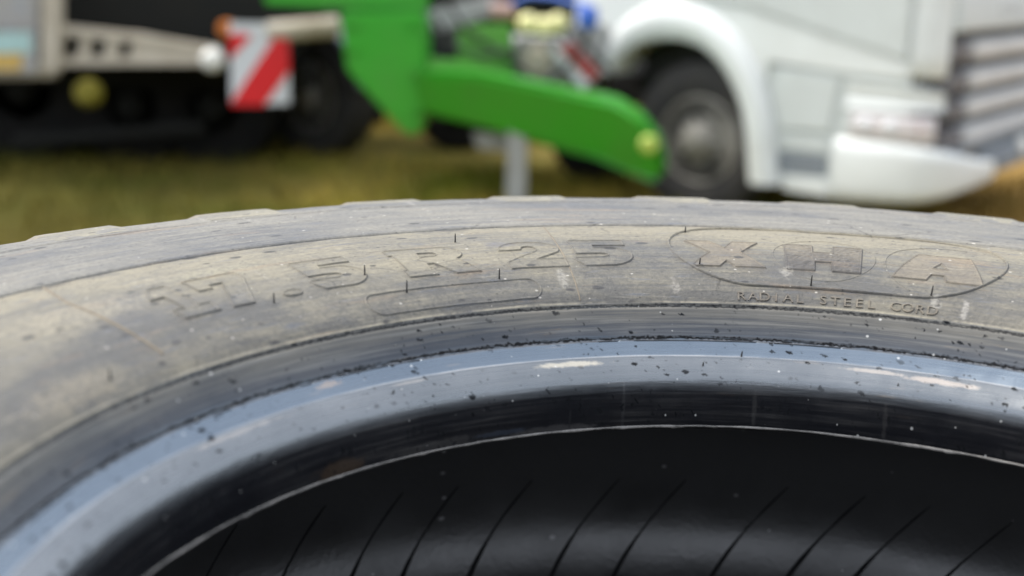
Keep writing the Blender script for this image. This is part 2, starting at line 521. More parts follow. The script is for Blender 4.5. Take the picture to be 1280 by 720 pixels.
M = dict(
    side=sidewall_mat('dusty_sidewall_rubber'), shoulder=sidewall_mat('scuffed_shoulder_rubber', 'shoulder'), lug=sidewall_mat('dusty_lug_rubber', 'lug'), letter=sidewall_mat('worn_letter_rubber', 'letter'), dark=sidewall_mat('dark_letter_rubber', 'dark'),
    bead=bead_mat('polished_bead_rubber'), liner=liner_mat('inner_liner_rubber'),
    seam=paint('tan_seam_rubber', (.19, .16, .115), .7, (.08, .07, .06), .8, 90),
    flash=paint('rubber_flash', (.30, .285, .265), .6, (.04, .04, .04), 1.0, 45),
    stub=paint('vent_stub_rubber', (.03, .03, .03), .6, amt=.1),
    ridge=paint('liner_ridge_rubber', (.014, .014, .015), .6, (.02, .02, .02), .3, 20, spec=.15),
    ground=ground_mat('grassy_earth'), grass=grass_mat('meadow_grass'),
    hedge=leaf_mat('hedge_leaves', (.012, .018, .008), (.03, .042, .014)),
    white=paint('white_truck_paint', (.72, .755, .745), .25, (.4, .4, .37), .35, 1.2, coat=.5),
    pale=paint('pale_grey_panel', (.56, .60, .59), .35, (.3, .3, .28), .35, 1.5),
    greyp=paint('grey_plastic', (.21, .24, .27), .5, (.1, .1, .1), .4, 4),
    slat=paint('silver_slat', (.62, .64, .65), .35, (.2, .2, .2), .35, 4),
    darkslat=paint('dark_slat', (.16, .155, .165), .45, (.08, .08, .08), .3, 4),
    black=paint('black_plastic', (.018, .018, .02), .5, (.05, .045, .035), .35, 5),
    vtyre=paint('vehicle_tyre_rubber', (.022, .022, .023), .75, (.08, .07, .055), .5, 7),
    rim=paint('dirty_steel_rim', (.29, .28, .255), .5, (.11, .095, .075), .8, 6),
    lens=paint('headlight_lens', (.62, .58, .58), .12, (.3, .25, .25), .2, 9, coat=1),
    redlens=paint('red_lens', (.5, .06, .05), .2, amt=.1),
    glass=paint('tinted_glass', (.02, .025, .03), .06, amt=.05),
    green=paint('bright_green_paint', (.030, .33, .015), .38, (.10, .16, .05), .35, 2.5, coat=.3),
    lime=paint('faded_green_paint', (.08, .31, .035), .45, (.15, .2, .08), .35, 2.5),
    steel=paint('galvanised_steel', (.36, .37, .36), .5, (.18, .16, .13), .5, 6),
    castgrey=paint('grey_cast_housing', (.33, .34, .35), .5, (.42, .33, .2), .6, 9),
    cream=paint('cream_paint', (.52, .47, .38), .5, (.25, .19, .12), .45, 4),
    ballw=paint('white_cap', (.75, .75, .70), .4, amt=.1),
    boardw=paint('reflective_white', (.68, .70, .72), .35, amt=.2),
    boardr=paint('reflective_red', (.72, .015, .02), .35, (.3, .02, .02), .2, 5),
    oldred=paint('dull_red', (.36, .035, .035), .5, amt=.3),
    orange=paint('amber_lens', (.45, .13, .015), .25, amt=.1),
    cyan=paint('pale_cyan_print', (.42, .62, .60), .4, amt=.2),
    ochre=paint('ochre_print', (.60, .40, .11), .4, amt=.2),
    pink=paint('faded_pink_grey', (.40, .26, .23), .5, amt=.3),
    yellow=paint('pale_yellow_plastic', (.82, .78, .36), .4, (.5, .5, .35), .4, 20),
    mustard=paint('mustard_paint', (.22, .19, .015), .5, (.12, .1, .03), .5, 8),
    limey=paint('yellow_green_reflector', (.42, .54, .10), .3, amt=.1),
    blue=paint('blue_plastic', (.03, .12, .52), .35, amt=.15),
    hull=paint('dark_machine_paint', (.009, .0095, .008), .7, (.022, .02, .015), .4, 3, spec=.25),
    shadetyre=paint('shaded_tyre_rubber', (.011, .011, .011), .85, (.03, .026, .02), .4, 6, spec=.2),  # tyre rubber darkened to carry the shade under the machines
    wood=paint('weathered_wood', (.30, .24, .17), .8, (.12, .1, .08), .6, 8),
)

# ------------------------------------------------------------------ the setting: ground and grass
gx = np.concatenate([np.array([-900, -300, -120, -60, -30]), np.linspace(-16, 16, 81), np.array([30, 60, 120, 300, 900])])
gy = np.concatenate([np.array([-900, -300, -120, -40]), np.linspace(-10, 22, 81), np.array([40, 120, 300, 900])])
X, Y = np.meshgrid(gx, gy)
Zg = .09 * vnoise(np.stack([X * .35, Y * .35, X * 0], -1), 3) + .05 * vnoise(np.stack([X * 1.4, Y * 1.4, X * 0], -1), 4)
Zg *= (np.abs(X) < 17) & (Y < 23) & (Y > -11)
near = np.hypot(X - .15, Y - .5) < 1.2
Zg[near] = 0
nxn, nyn = len(gx), len(gy)
idx = np.arange(nxn * nyn).reshape(nyn, nxn)
fq = np.stack([idx[:-1, :-1], idx[:-1, 1:], idx[1:, 1:], idx[1:, :-1]], -1).reshape(-1, 4)
tag(from_arrays('ground', np.stack([X, Y, Zg], -1).reshape(-1, 3), fq, M['ground']), kind='structure')


def grass(name, n, xr, yr, hgt, mat):
    x = rng.uniform(*xr, n)
    y = rng.uniform(*yr, n)
    keep = (np.hypot(x - .15, y - .5) > 1.0) & (vnoise(np.stack([x * .8, y * .8, x * 0], -1), 9) > -.18)
    x, y = x[keep], y[keep]
    n = len(x)
    a = rng.uniform(0, 6.283, n)
    h = hgt * rng.uniform(.4, 1.3, n)
    wd = rng.uniform(.004, .011, n)
    lean = rng.uniform(.1, .8, n) * h
    b = rng.uniform(0, 6.283, n)
    z = np.full(n, -.03)
    p0 = np.stack([x - wd * np.cos(a), y - wd * np.sin(a), z], -1)
    p1 = np.stack([x + wd * np.cos(a), y + wd * np.sin(a), z], -1)
    mx, my = x + lean * .35 * np.cos(b), y + lean * .35 * np.sin(b)
    p2 = np.stack([mx + wd * .7 * np.cos(a), my + wd * .7 * np.sin(a), z + h * .65], -1)
    p3 = np.stack([mx - wd * .7 * np.cos(a), my - wd * .7 * np.sin(a), z + h * .65], -1)
    p4 = np.stack([x + lean * np.cos(b), y + lean * np.sin(b), z + h], -1)
    v = np.stack([p0, p1, p2, p3, p4], 1).reshape(-1, 3)
    k = np.arange(n)[:, None] * 5
    f = np.concatenate([k + np.array([[0, 1, 2]]), k + np.array([[0, 2, 3]]), k + np.array([[3, 2, 4]])])
    o = from_arrays(name, v, f, mat, smooth=False)
    return tag(o, kind='stuff')


tag(grass('grass', 60000, (-7, 7), (4.5, 15), .14, M['grass']), 'rough yellow-green grass growing around the parked machines', 'grass')


# ------------------------------------------------------------------ the tyre
TYRE_POS = (.1446, .5011, 1.2571)
tyre = empty('tyre', TYRE_POS)
tag(tyre, 'big dusty worn tyre lying flat in front, 17.5 R 25 moulded on its sidewall', 'tyre', 'tyres in the stack')


def hermite(pts, n):
    """smooth curve through the control points, n samples per span"""
    p = np.array(pts, float)
    d = np.linalg.norm(np.diff(p, axis=0), axis=1)
    t = np.concatenate([[0], np.cumsum(d)])
    g = np.gradient(p, t, axis=0)
    out = []
    for i in range(len(p) - 1):
        s = np.linspace(0, 1, n, endpoint=False)[:, None]
        L = d[i]
        out.append((2 * s**3 - 3 * s**2 + 1) * p[i] + (s**3 - 2 * s**2 + s) * L * g[i] + (-2 * s**3 + 3 * s**2) * p[i + 1] + (s**3 - s**2) * L * g[i + 1])
    out.append(p[-1:])
    return np.concatenate(out)


FACE = hermite([(.3852, .1938), (.391, .1988), (.40, .2038), (.415, .2095), (.43, .2138), (.46, .2190), (.49, .2213), (.5215, .2213)], 10)
# groove cut into face towards the shoulder
FACE_FULL = np.concatenate([FACE, [(.5224, .2208), (.5229, .2196)]])
SHOULDER = np.concatenate([[(.5229, .2196), (.5236, .2200), (.5242, .2216), (.5255, .2223)],
                           hermite([(.5275, .2225), (.545, .2229), (.565, .2227), (.585, .2226), (.605, .2222), (.622, .2214)], 6),
                           [(.6235, .2206), (.625, .2203), (.6265, .2210)],
                           hermite([(.6275, .2214), (.640, .2209), (.653, .2198), (.6605, .2172), (.664, .210), (.663, .198)], 6),
                           [(.655, .17), (.650, .13)]])
BEAD = np.concatenate([
    hermite([(.3478, .1140), (.3474, .118), (.3468, .125), (.3466, .135), (.3472, .1430), (.3491, .1495), (.3535, .1550), (.3590, .1592), (.3612, .1605)], 6),
    [(.3614, .1610), (.3618, .1616), (.3625, .1619)],
    hermite([(.3630, .1622), (.366, .1655), (.3703, .1707)], 4),
    [(.3702, .1704), (.3712, .1700), (.3716, .1712), (.3717, .1728)],
    hermite([(.3722, .1738), (.378, .1835), (.3825, .1906)], 5),
    [(.3834, .1908), (.3843, .1908), (.3846, .1924), (.3847, .1932), (.3852, .1938)]])
LINER = hermite([(.3478, .1140), (.3500, .1115), (.358, .112), (.375, .126), (.40, .155), (.45, .183), (.51, .188), (.555, .168), (.582, .13), (.601, .08), (.618, .02), (.629, -.03),
                 (.6305, -.062), (.6250, -.094), (.607, -.126), (.570, -.155), (.515, -.168), (.46, -.166), (.40, -.152), (.372, -.122), (.357, -.1115), (.347, -.114)], 4)
LOWER = hermite([(.650, .13), (.648, 0), (.650, -.13), (.655, -.17), (.661, -.198), (.655, -.2168), (.635, -.2214), (.56, -.2229), (.49, -.2213), (.43, -.2138), (.3852, -.1938),
                 (.3713, -.1719), (.3535, -.1530), (.3470, -.1140)], 3)
TH = np.radians(np.concatenate([np.arange(-180, -84, 2.0), np.arange(-84, 60, .2), np.arange(60, 180.01, 2.0)]))
TH_LOW = np.radians(np.linspace(-180, 180, 181))


def relief(p, amp=1.0):
    return amp * (.0008 * vnoise(p * 7, 1) + .0006 * vnoise(p * 30, 2) + .0003 * vnoise(p * 110, 5))


def ring_surface(name, prof, th, mat, parent, amp=1.0, flip=False, jag=None):
    prof = np.asarray(prof)
    t = np.gradient(prof, axis=0)
    t /= np.linalg.norm(t, axis=1, keepdims=True) + 1e-12
    nr, nzz = -t[:, 1], t[:, 0]
    P = np.stack([prof[:, 0, None] * np.sin(th), prof[:, 0, None] * np.cos(th), prof[:, 1, None] + 0 * th], -1)
    d = relief(P, amp)
    if jag is not None:
        d = d + jag(P, prof)
    P[..., 0] += d * nr[:, None] * np.sin(th)
    P[..., 1] += d * nr[:, None] * np.cos(th)
    P[..., 2] += d * nzz[:, None]
    n, k = len(prof), len(th)
    ii = np.arange(n * k).reshape(n, k)
    q = np.stack([ii[:-1, :-1], ii[:-1, 1:], ii[1:, 1:], ii[1:, :-1]], -1).reshape(-1, 4)
    if flip:
        q = q[:, ::-1]
    return from_arrays(name, P.reshape(-1, 3), q, mat, parent)


def toe_jag(P, prof):
    wgt = np.clip(1 - np.abs(prof[:, 1] - .114) / .006, 0, 1)[:, None]
    return wgt * (.0018 * vnoise(P * 60, 11) + .0012 * vnoise(P * 190, 12))


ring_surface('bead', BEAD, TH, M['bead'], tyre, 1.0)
ring_surface('sidewall', FACE_FULL, TH, M['side'], tyre, 1.0)
ring_surface('shoulder', SHOULDER, TH, M['shoulder'], tyre, 1.0)
ring_surface('inner_liner', LINER, np.radians(np.concatenate([np.arange(-180, -80, 2.0), np.arange(-80, 60, .5), np.arange(60, 181, 2.0)])), M['liner'], tyre, 1.0, True)
ring_surface('lower_casing', LOWER, TH_LOW, M['shoulder'], tyre, 1.0)


# thin torn flash along the bead toe
def toe_flash():
    th = np.radians(np.arange(-84, 60, .1))
    base = np.stack([np.sin(th), np.cos(th)], -1)
    P3 = np.concatenate([base * .347, np.full((len(th), 1), .114)], -1)
    hgt = .0003 + .0070 * np.clip(vnoise(P3 * 16, 20) - .10, 0, 1) + .0016 * np.clip(vnoise(P3 * 60, 21), 0, 1) + .004 * np.clip(vnoise(P3 * 170, 22) - .2, 0, 1)
    wob = .0008 * vnoise(P3 * 90, 23)
    off = relief(P3)
    prof = [(.0006, .0012, 0), (-.0003, .0006, .2), (-.0006, -.0002, 1), (.0006, -.0004, 1), (.0014, .0004, 0)]
    rows = []
    for dr, dz, k in prof:
        rr = .3478 + dr + wob - off
        rows.append(np.stack([rr * np.sin(th), rr * np.cos(th), .114 + dz - k * hgt], -1))
    n, k = len(rows), len(th)
    ii = np.arange(n * k).reshape(n, k)
    q = np.stack([ii[:-1, :-1], ii[:-1, 1:], ii[1:, 1:], ii[1:, :-1]], -1).reshape(-1, 4)
    from_arrays('bead_flash', np.concatenate(rows), q, M['flash'], tyre)


toe_flash()


# tread lugs: chunky blocks that stand out at the shoulder, both sides of the tread
def lug_mesh(sign):
    prof = [(.632, .2213), (.645, .2207), (.657, .2203), (.6665, .2192), (.6715, .2172), (.6745, .2135), (.676, .205), (.6765, .17), (.677, .08), (.677, -.01), (.643, -.01), (.643, .16)]
    half = R(3.7)
    bm = bmesh.new()
    rows = []
    for s in np.linspace(-1, 1, 9):
        row = []
        e = max(0, abs(s) - .75) / .25
        for r, z in prof:
            rr = r - (.0035 * e * e if r > .65 else .002 * e)
            zz = z - (.0022 * e * e if z > .2 else 0)
            th = s * half * (1 - (.05 if r > .65 else 0)) + R(7.0) * max(0, .20 - z) / .2
            rr += random.uniform(-.0006, .0006) if r > .65 else 0
            row.append(bm.verts.new((rr * math.sin(th), rr * math.cos(th), sign * zz)))
        rows.append(row)
    n = len(prof)
    for i in range(len(rows) - 1):
        for k in range(n):
            bm.faces.new((rows[i][k], rows[i][(k + 1) % n], rows[i + 1][(k + 1) % n], rows[i + 1][k]))
    bm.faces.new(rows[0])
    bm.faces.new(rows[-1][::-1])
    bmesh.ops.recalc_face_normals(bm, faces=bm.faces)
    me = bpy.data.meshes.new('tread_lug')
    bm.to_mesh(me)
    bm.free()
    me.materials.append(M['lug'])
    me.polygons.foreach_set('use_smooth', [True] * len(me.polygons))
    me.set_sharp_from_angle(angle=R(50))
    return me


LUGS = [lug_mesh(1), lug_mesh(1), lug_mesh(1)]
LUG_LOW = lug_mesh(-1)
PITCH_LUG = 2 * math.pi / 31
for i in range(31):
    o = link('tread_lug', LUGS[i % 3], None, tyre)
    o.rotation_euler.z = -(R(.0) + i * PITCH_LUG)
    o = link('tread_lug', LUG_LOW, None, tyre)
    o.rotation_euler.z = -((i + .5) * PITCH_LUG)


# moulded writing: relief patches that follow the sidewall
def face_z(r):
    return np.interp(r, FACE[:, 0], FACE[:, 1])


def on_face(th, r, h):
    """points on the sidewall at angle th, radius r, lifted by h along the normal"""
    e = 1e-3
    sl = (face_z(r + e) - face_z(r - e)) / (2 * e)
    L = np.sqrt(1 + sl * sl)
    P = np.stack([r * np.sin(th), r * np.cos(th), face_z(r)], -1)
    d = relief(P) + h
    nr, nz_ = -sl / L, 1 / L
    return np.stack([(r + d * nr) * np.sin(th), (r + d * nr) * np.cos(th), face_z(r) + d * nz_], -1)


def arc(cx, cy, rx, ry, a0, a1, n=10):
    return [(cx + rx * math.cos(R(a)), cy + ry * math.sin(R(a))) for a in np.linspace(a0, a1, n)]


GLYPH = {
    'X': [[(.02, 1), (.33, 1), (.50, .70), (.62, 1), (.94, 1), (.70, .52), (1, 0), (.60, 0), (.49, .20), (.38, 0), (0, 0), (.29, .5)]],
    'H': [[(0, 1), (.36, 1), (.36, .68), (.63, .68), (.63, 1), (1, 1), (1, 0), (.62, 0), (.62, .30), (.38, .30), (.38, 0), (0, 0)]],
    'A': [[(.24, 1), (.78, 1), (1, 0), (.60, 0), (.57, .19), (.42, .19), (.38, 0), (0, 0)], [(.50, .68), (.58, .42), (.42, .42)]],
    '5': [[(.05, 1), (.95, 1), (.95, .77), (.40, .77), (.40, .66), (.56, .66)] + arc(.56, .33, .44, .33, 80, -90, 14) + [(.12, 0), (0, .16), (0, .27), (.42, .27)] + arc(.45, .345, .15, .075, -80, 80, 7) + [(.42, .42), (.05, .42)]],
    'R': [[(0, 1), (.66, 1)] + arc(.68, .72, .26, .28, 85, -60, 10) + [(1, 0), (.66, 0), (.46, .36), (.36, .36), (.36, .22), (.40, .22), (.40, 0), (0, 0), (0, .22), (.05, .22), (.05, .78), (0, .78)],
          [(.36, .78), (.52, .78)] + arc(.52, .70, .09, .08, 80, -80, 6) + [(.52, .62), (.36, .62)]],
    '2': [[(0, .66)] + arc(.50, .66, .50, .34, 178, -25, 16) + [(.52, .26), (1, .26), (1, 0), (0, 0), (0, .2), (.50, .50)] + arc(.50, .66, .13, .13, -60, 178, 8) + [(.34, .66)]],
    '1': [[(0, .66), (.30, 1), (.72, 1), (.72, .24), (1, .24), (1, 0), (.06, 0), (.06, .24), (.34, .24), (.34, .66)]],
    '7': [[(0, 1), (1, 1), (1, .74), (.60, 0), (.16, 0), (.56, .72), (.26, .72), (.26, .60), (0, .60)]],
    '.': [arc(.5, .5, .5, .5, 0, 345, 24)],
}


def poly_sdf(px, py, loops):
    """signed distance (negative inside) to outline loops"""
    best = np.full(px.shape, 1e9)
    ins = np.zeros(px.shape, bool)
    for lp in loops:
        q = np.array(lp)
        for a, b in zip(q, np.roll(q, -1, 0)):
            ab = b - a
            L2 = (ab * ab).sum() + 1e-18
            t = np.clip(((px - a[0]) * ab[0] + (py - a[1]) * ab[1]) / L2, 0, 1)
            best = np.minimum(best, np.hypot(px - a[0] - t * ab[0], py - a[1] - t * ab[1]))
            cond = (a[1] > py) != (b[1] > py)
            xi = a[0] + (py - a[1]) / (b[1] - a[1] + 1e-18) * ab[0]
            ins ^= cond & (px < xi)
    return np.where(ins, -best, best)


def grid_patch(name, th, r, h, keep, mat, grime=None):
    P = on_face(th, r, h)
    ny_, nx_ = th.shape
    ii = np.arange(ny_ * nx_).reshape(ny_, nx_)
    kq = keep[:-1, :-1] | keep[:-1, 1:] | keep[1:, 1:] | keep[1:, :-1]
    q = np.stack([ii[:-1, :-1], ii[:-1, 1:], ii[1:, 1:], ii[1:, :-1]], -1)[kq]
    used = np.unique(q)
    remap = np.full(ny_ * nx_, -1)
    remap[used] = np.arange(len(used))
    o = from_arrays(name, P.reshape(-1, 3)[used], remap[q], mat, tyre)
    if grime is not None:                             # dirt caught along the moulded edge
        o.data.attributes.new('grime', 'FLOAT', 'POINT').data.foreach_set('value', grime.reshape(-1)[used].astype(np.float32))
    return o


def letter(ch, t0, t1, r0=.4235, r1=.4700, name='raised_letter', wear=0.0, mat='side', fill=.0005, rim=.0011, rough=0.0, slant=0.0):
    rm = .4465
    a0, a1 = R(t0) * rm, R(t1) * rm
    W_, H_ = a1 - a0, r1 - r0
    mg = .003
    st = .00045
    xs = np.arange(-mg, W_ + mg, st)
    ys = np.arange(-mg, H_ + mg, st)
    GX, GY = np.meshgrid(xs, ys)
    loops = [[(x * W_, y * H_) for x, y in lp] for lp in GLYPH[ch]]
    d = poly_sdf(GX - slant * (GY - H_ / 2), GY, loops)
    pl = fill / (1 + np.exp(np.clip((d + .0003) / .00025, -40, 40)))
    worn = 1.0
    th = (a0 + GX) / rm
    r = r0 + GY
    P3 = np.stack([r * np.sin(th), r * np.cos(th), face_z(r)], -1)
    if wear:
        worn = np.clip(1 - wear * (.5 + 2.2 * vnoise(P3 * 45, 31)), .15, 1)
    h = pl + rim * np.exp(-((d) / .00055) ** 2) * worn
    if rough:
        h = h + np.where(d < -.001, rough * (vnoise(P3 * 420, 33) + .3), 0)
    h = h - .0004 * np.clip((d - .0008) / .0010, 0, 1)
    gr = np.exp(-((d - .0004) / .00055) ** 2) * np.clip(.75 + 1.6 * vnoise(P3 * 70, 35), 0, 1)
    grid_patch(name, th, r, h, d < .0022, M[mat], gr)


for ch, t0, t1, kw in (('1', -54.3, -50.4, dict(wear=.1, rim=.0014)), ('7', -49.8, -44.9, dict(wear=.1, rim=.0013)), ('.', -43.6, -41.7, dict(r0=.4228, r1=.4300)),
                       ('5', -40.0, -34.3, {}), ('R', -30.6, -23.2, {}), ('2', -20.0, -14.1, {}), ('5', -13.0, -7.2, {}),
                       ('X', -1.6, 5.8, dict(fill=.0006, mat='letter')), ('H', 7.9, 15.0, dict(rough=.0008, fill=.0006, mat='dark')), ('A', 18.0, 26.5, dict(fill=.0006, mat='letter'))):
    letter(ch, t0, t1, **kw)


def outline(name, loop, wd=.0007, hgt=.0010, closed=True, mat='side'):
    """thin half-round rib along a loop of (arc length at r=.4465, radius)"""
    q = np.array(loop)
    if closed:
        q = np.concatenate([q, q[:1]])
    d = np.concatenate([[0], np.cumsum(np.linalg.norm(np.diff(q, axis=0), axis=1))])
    s = np.linspace(0, d[-1], int(d[-1] / .0012))
    x, y = np.interp(s, d, q[:, 0]), np.interp(s, d, q[:, 1])
    tx, ty = np.gradient(x), np.gradient(y)
    L = np.hypot(tx, ty)
    nxx, nyy = -ty / L, tx / L
    rows = []
    wv = 1 + .3 * vnoise(np.stack([x * 60, y * 60, x * 0], -1), 41)
    for k, hh in ((-2.2, -.5), (-1, .25), (-.35, .95), (.35, .95), (1, .25), (2.2, -.5)):
        rows.append(on_face((x + nxx * k * wd) / .4465, y + nyy * k * wd, hgt * hh * (wv if hh > 0 else 1)))
    n, k = len(rows), len(s)
    ii = np.arange(n * k).reshape(n, k)
    f = np.stack([ii[:-1, :-1], ii[:-1, 1:], ii[1:, 1:], ii[1:, :-1]], -1).reshape(-1, 4)
    o = from_arrays(name, np.concatenate(rows), f, M[mat], tyre)
    g = np.clip(.65 + 1.2 * vnoise(np.stack([x * 50, y * 50, x * 0 + 3], -1), 42), 0, 1)
    o.data.attributes.new('grime', 'FLOAT', 'POINT').data.foreach_set('value', np.concatenate([g * a_ for a_ in (.5, .9, .2, 0, .6, .4)]).astype(np.float32))


def capsule(t0, t1, r0, r1, n=24):
    a0, a1 = R(t0) * .4465, R(t1) * .4465
    rr = (r1 - r0) / 2
    c = (r0 + r1) / 2
    return arc(a1 - rr, c, rr, rr, -90, 90, n) + arc(a0 + rr, c, rr, rr, 90, 270, n)


outline('capsule_outline', capsule(-3.1, 27.9, .4005, .5165), .0008, .0016)
outline('circle_outline', arc(R(11.5) * .4465, .4475, .0375, .0375, 0, 355, 60), .0005, .0004)
outline('circle_outline', arc(R(22.6) * .4465, .4480, .0420, .0460, 75, 250, 50), .0005, .0005, False)
outline('blank_plate_outline', capsule(-36.9, -18.1, .3905, .4095, 10), .0006, .0008)


# small line of writing under the capsule
def small_letters(text, t0, t1, r0, r1):
    cu = bpy.data.curves.new('type', 'FONT')
    adv = R(t1 - t0) / (len(text) - 1)
    for i, chx in enumerate(text):
        if chx == ' ':
            continue
        cu.body = chx
        cu.align_x = 'CENTER'
        cu.size = 1
        cu.extrude = 0
        cu.resolution_u = 3
        ob = bpy.data.objects.new('type', cu)
        C.objects.link(ob)
        dg = bpy.context.evaluated_depsgraph_get()
        me = ob.evaluated_get(dg).to_mesh()
        bm = bmesh.new()
        bm.from_mesh(me)
        ob.evaluated_get(dg).to_mesh_clear()
        bpy.data.objects.remove(ob)
        bmesh.ops.remove_doubles(bm, verts=bm.verts, dist=1e-4)
        r_ = bmesh.ops.extrude_face_region(bm, geom=bm.faces[:])
        topv = [v for v in r_['geom'] if isinstance(v, bmesh.types.BMVert)]
        top = set(topv)
        sc = (r1 - r0) / .73
        th = []
        vs = list(bm.verts)
        co = np.array([v.co[:] for v in vs])
        thv = R(t0) + adv * i + co[:, 0] * sc * 1.35 / .39
        rv = r0 + co[:, 1] * sc
        hv = np.array([.0008 if v in top else -.0005 for v in vs])
        Pn = on_face(thv, rv, hv)
        for v, c in zip(vs, Pn):
            v.co = c
        done('small_letter', bm, M['letter'], tyre)
    bpy.data.curves.remove(cu)


small_letters('RADIAL STEEL CORD', 3.0, 22.4, .3876, .3938)


# radial mould seams, two of them inside the frame
def seam(name, line, wd, hgt):
    outline(name, [(R(t) * .4465, r) for t, r in line], wd, hgt, False, 'seam')


seam('mould_seam', [(-57.6, .5212), (-59.3, .4800), (-59.6, .4400), (-59.5, .4000)], .0007, .0009)
seam('mould_seam', [(-13.4, .5200), (-13.7, .4850), (-14.1, .4200), (-14.35, .3875)], .0004, .0005)

# rubber whiskers left by the mould vents
for t, r, hgt, lean in [(-45.2, .4195, .008, .05), (-34.6, .434, .009, 0), (-32.1, .407, .010, .05), (-23.0, .482, .008, 0), (-21.9, .412, .009, 0),
                        (-.9, .498, .006, 0), (-.8, .424, .007, .1), (10.2, .4035, .009, 0), (22.0, .4038, .009, .1), (-66.0, .396, .008, 0), (33, .44, .008, 0)]:
    b = on_face(np.array(R(t)), np.array(r), np.array(-.001))
    pth = [b + np.array([lean * hgt * k * .3, -.15 * hgt * k, hgt * k]) for k in (0, .35, .7, 1)]
    tube('vent_whisker', pth, [.0008, .0006, .00055, .0003], M['stub'], tyre, 6)
bp = [(2.9, 5, .3625, .1615), (-1.5, 4, .3560, .1555), (-38.0, 4, .3560, .1556), (20.0, 4, .3525, .1515)]
for t, hgt, r, z in bp:
    th = R(t)
    pth = [(r * math.sin(th) - 0, r * math.cos(th) - k * hgt * .0004, z + k * hgt * .0009) for k in (-.2, .35, .7, 1)]
    tube('vent_whisker', pth, [.0007, .0006, .0005, .0003], M['stub'], tyre, 6)


# slanting ribs inside on the liner
def ridge_mesh():
    rows = []
    zs = np.linspace(-.045, -.150, 18)
    for z in zs:
        sel = LINER[:, 0] > .53
        r = np.interp(-z, -LINER[sel, 1], LINER[sel, 0])
        th = (z * .80) / .63
        wv = .0015 * (1 + .4 * math.sin(z * 90)) * min(1, .15 + (-.045 - z) / .05)
        rows.append([((r + dr) * math.sin(th + dt / .63), (r + dr) * math.cos(th + dt / .63), z) for dt, dr in ((-2 * wv, .0012), (-wv, -.0006), (0, -.0010), (wv, -.0006), (2 * wv, .0015))])
    v = np.array(rows).reshape(-1, 3)
    n, k = len(rows), 5
    ii = np.arange(n * k).reshape(n, k)
    f = np.stack([ii[:-1, :-1], ii[:-1, 1:], ii[1:, 1:], ii[1:, :-1]], -1).reshape(-1, 4)
    me = bpy.data.meshes.new('liner_rib')
    me.from_pydata(v.tolist(), [], f.tolist())
    me.materials.append(M['ridge'])
    me.polygons.foreach_set('use_smooth', [True] * len(me.polygons))
    return me


RIB = ridge_mesh()
for i in range(54):
    o = link('liner_rib', RIB, None, tyre)
    o.rotation_euler.z = R(i * 360 / 54 + random.uniform(-1.3, 1.3))

# two more tyres under it, on a pallet
for k, lab in ((1, 'plain worn tyre directly under the marked tyre, middle of the stack'), (2, 'plain worn tyre resting on the wooden pallet, lowest of the stack')):
    root = empty('tyre', (TYRE_POS[0] + .012 * k, TYRE_POS[1] - .01 * k, TYRE_POS[2] - .4461 * k), .4 * k)
    tag(root, lab, 'tyre', 'tyres in the stack')
    half = np.concatenate([LOWER[::-1] * np.array([1, 1]), []]) if False else None
    upper = hermite([(.3470, .1140), (.3535, .1530), (.3713, .1719), (.3852, .1938), (.43, .2138), (.49, .2213), (.56, .2229), (.635, .2214), (.655, .2168), (.661, .198), (.655, .17), (.650, .13)], 3)
    ring_surface('upper_casing', upper, TH_LOW, M['shoulder'], root)
    ring_surface('lower_casing', LOWER, TH_LOW, M['shoulder'], root)
    ring_surface('inner_liner', LINER, TH_LOW, M['liner'], root, 1, True)
    for i in range(31):
        for me, ph in ((LUGS[i % 3], 0), (LUG_LOW, .5)):
            o = link('tread_lug', me, None, root)
            o.rotation_euler.z = -((i + ph) * PITCH_LUG)
pz = TYRE_POS[2] - .4461 * 2 - .2235
pal = empty('pallet', (.15, .5, 0))
tag(pal, 'weathered wooden pallet under the stack of tyres', 'pallet')
for k in range(7):
    box('deck_board', (-.62 + k * .18, -.5, pz - .022), (-.62 + k * .18 + .14, .5, pz), M['wood'], pal, .003)
for yy in (-.5, -.05, .40):
    box('stringer', (-.62, yy, .0), (.60, yy + .1, pz - .0225), M['wood'], pal, .004)

# ------------------------------------------------------------------ the white truck
hub = at(868, 176, 8.6)
TA = R(36)
truck = empty('truck', (hub[0], hub[1], 0), -TA)
tag(truck, 'white truck cab behind the green arm, wheel arch and slatted grille showing', 'truck')
XZ = lambda a, b, d: (a, d, b)
YZ = lambda a, b, d: (d, a, b)
XY = lambda a, b, d: (a, b, d)
AO = [(-.80, .95), (-.748, 1.094), (-.65, 1.235), (-.534, 1.333), (-.41, 1.395), (-.29, 1.427), (-.14, 1.430), (.012, 1.398), (.14, 1.34), (.255, 1.256), (.36, 1.14), (.444, 1.013), (.50, .89), (.545, .764), (.575, .61), (.60, .458), (.635, .30)]
AI = [(-.66, .92), (-.613, 1.021), (-.545, 1.08), (-.459, 1.135), (-.34, 1.175), (-.213, 1.188), (-.09, 1.182), (.029, 1.151), (.13, 1.085), (.216, 1.0), (.295, .885), (.349, .773), (.385, .64), (.405, .52), (.42, .41), (.43, .35), (.44, .29)]


def flare():
    bm = bmesh.new()
    n = len(AO)
    rows = []
    for (ox, oz), (ix, iz) in zip(AO, AI):
        row = []
        for f, y in ((0, .05), (0, -.015), (.15, -.05), (.45, -.065), (.8, -.06), (1, -.035), (1.0, .25)):
            row.append(bm.verts.new((ox + (ix - ox) * f, y, oz + (iz - oz) * f)))
        rows.append(row)
    for i in range(n - 1):
        for k in range(6):
            bm.faces.new((rows[i][k], rows[i][k + 1], rows[i + 1][k + 1], rows[i + 1][k]))
    for row in (rows[0], rows[-1]):
        bm.faces.new(row)
    return done('wheel_arch', bm, M['white'], truck, True, 50)


